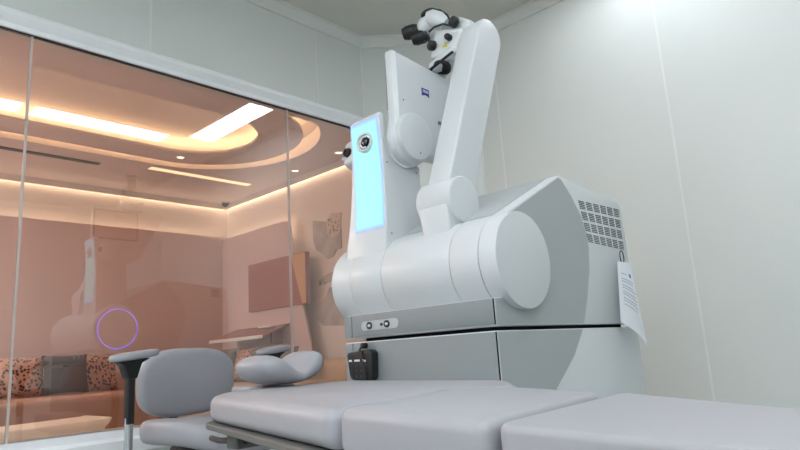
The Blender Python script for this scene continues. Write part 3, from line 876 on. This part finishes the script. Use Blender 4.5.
for a, b in zip(rings, rings[1:]):
    for k_ in range(20): bm.faces.new([a[k_], a[(k_ + 1) % 20], b[(k_ + 1) % 20], b[k_]])
bm.faces.new(rings[0][::-1]); bm.faces.new(rings[-1])
c_ = finish('cushion_pad', bm, LEATHER, hr, angle=80)
sd = c_.modifiers.new('round', 'SUBSURF'); sd.levels = sd.render_levels = 2
bm = bmesh.new(); addprism(bm, [tuple((ux * s + uy * t_)[:2]) for s, t_ in ((-.035, .02), (.07, .02), (.07, .16), (-.035, .16))], 2, -.03, .001, .008, 2)
finish('mount_pad', bm, LEATHER, hr)

# ================================================================== THE SURGEON'S CHAIR
ch = thing('surgeon_chair', 'grey upholstered surgeon chair with armrests between the window and the bed', 'chair', (1.15, 2.055, 0), math.radians(8))
# local frame: -y is forward
def soft(name, fn, nu, nv, material, parent):
    bm = bmesh.new(); g = [[bm.verts.new(fn(i / nu, j / nv)) for j in range(nv)] for i in range(nu + 1)]
    for i in range(nu):
        for j in range(nv): bm.faces.new([g[i][j], g[i + 1][j], g[i + 1][(j + 1) % nv], g[i][(j + 1) % nv]])
    bm.faces.new(g[0][::-1]); bm.faces.new(g[-1])
    o = finish(name, bm, material, parent, angle=80)
    s = o.modifiers.new('round', 'SUBSURF'); s.levels = s.render_levels = 2
    return o
def sellipse(a, b, n_, th_):
    c, s = math.cos(th_), math.sin(th_)
    return a * math.copysign(abs(c) ** (2 / n_), c), b * math.copysign(abs(s) ** (2 / n_), s)
def backrest(u, v):      # layers through the thickness
    th_ = 2 * math.pi * v
    k_ = (.86, .97, 1, .97, .86)[min(4, int(u * 4 + .5))]
    x, z = sellipse(.200 * k_, .120 * k_, 2.9, th_)
    y = (-.035, -.022, 0, .022, .035)[min(4, int(u * 4 + .5))]
    y += -.28 * x * x - .05 * z
    return (x, .115 + y, .750 + z)
soft('backrest', backrest, 4, 32, LEATHER, ch)
def seatf(u, v):
    th_ = 2 * math.pi * v
    i_ = min(4, int(u * 4 + .5))
    k_ = (.88, .98, 1, .97, .86)[i_]
    x, y = sellipse(.228 * k_, .220 * k_, 2.8, th_)
    z = (-.048, -.032, 0, .030, .040)[i_]
    z += -.16 * (y + .02) * abs(y) * 0 + .10 * x * x * 4 - .35 * min(0, y + .06) ** 2 * 4
    return (x - .022, -.09 + y, .592 + z)
soft('seat', seatf, 4, 32, LEATHER, ch)
for sx, nm in ((-1, 'armrest'), (1, 'armrest')):
    AX = -.315 if sx < 0 else .265
    def padf(u, v, sx=sx):
        th_ = 2 * math.pi * v
        i_ = min(4, int(u * 4 + .5)); k_ = (.86, .97, 1, .96, .84)[i_]
        y, x = sellipse(.042 * k_, .084 * k_, 3, th_)
        tilt = .10 * x
        x, y = x * .98 - y * .17, x * .17 + y * .98
        x += (-.315 if sx < 0 else .265) + .016
        return (x, -.04 + y, tilt - .006 + .852 + (-.013, -.008, 0, .008, .012)[i_] - .03 * (y / .115) * .0)
    ap = soft(nm, padf, 4, 24, LEATHER, ch)
    bm = bmesh.new(); addprism(bm, [(AX - .055, .832), (AX + .06, .836), (AX + .03, .822), (AX + .014, .775), (AX - .014, .775), (AX - .028, .815)], 1, -.064, -.022, .005, 2)
    finish('armrest_bracket', bm, DARK, ap)
    box('armrest_sleeve', (AX - .012, -.058, .64), (AX + .012, -.030, .81), DARK, ap, .006)
    tube('armrest_post', [(AX, -.044, .66), (AX, -.044, .53), (sx * .24, -.044, .505), (sx * .10, -.044, .50)], .013, CHROME, ap, 14)
tube('back_support', [(0, .155, .74), (0, .20, .68), (0, .17, .54), (0, .0, .51)], .016, DARK, ch)
box('tilt_mechanism', (-.10, -.16, .49), (.12, .07, .545), DARK, ch, .012)
for (x_, y_) in ((.15, -.14), (.17, -.05)): tube('lever', [(x_ - .06, y_, .525), (x_ + .02, y_ - .02, .53), (x_ + .07, y_ - .03, .545)], .007, DARK, ch)
lathe('gas_lift', (0, -.04, .06), (0, 0, 1), [(0, .03), (.25, .03), (.25, .018), (.44, .018)], CHROME, ch, 24)
for i in range(5):
    a = math.radians(90 + 72 * i)
    tube('base_leg', [(0, -.04, .09), (.13 * math.cos(a), -.04 + .13 * math.sin(a), .085), (.25 * math.cos(a), -.04 + .25 * math.sin(a), .07)], [.022, .018, .013], CHROME, ch, 12)
    lathe('caster', (.25 * math.cos(a) - .012, -.04 + .25 * math.sin(a), .029), (1, 0, 0), rprof(.024, .029, .006), DARK, ch, 20)
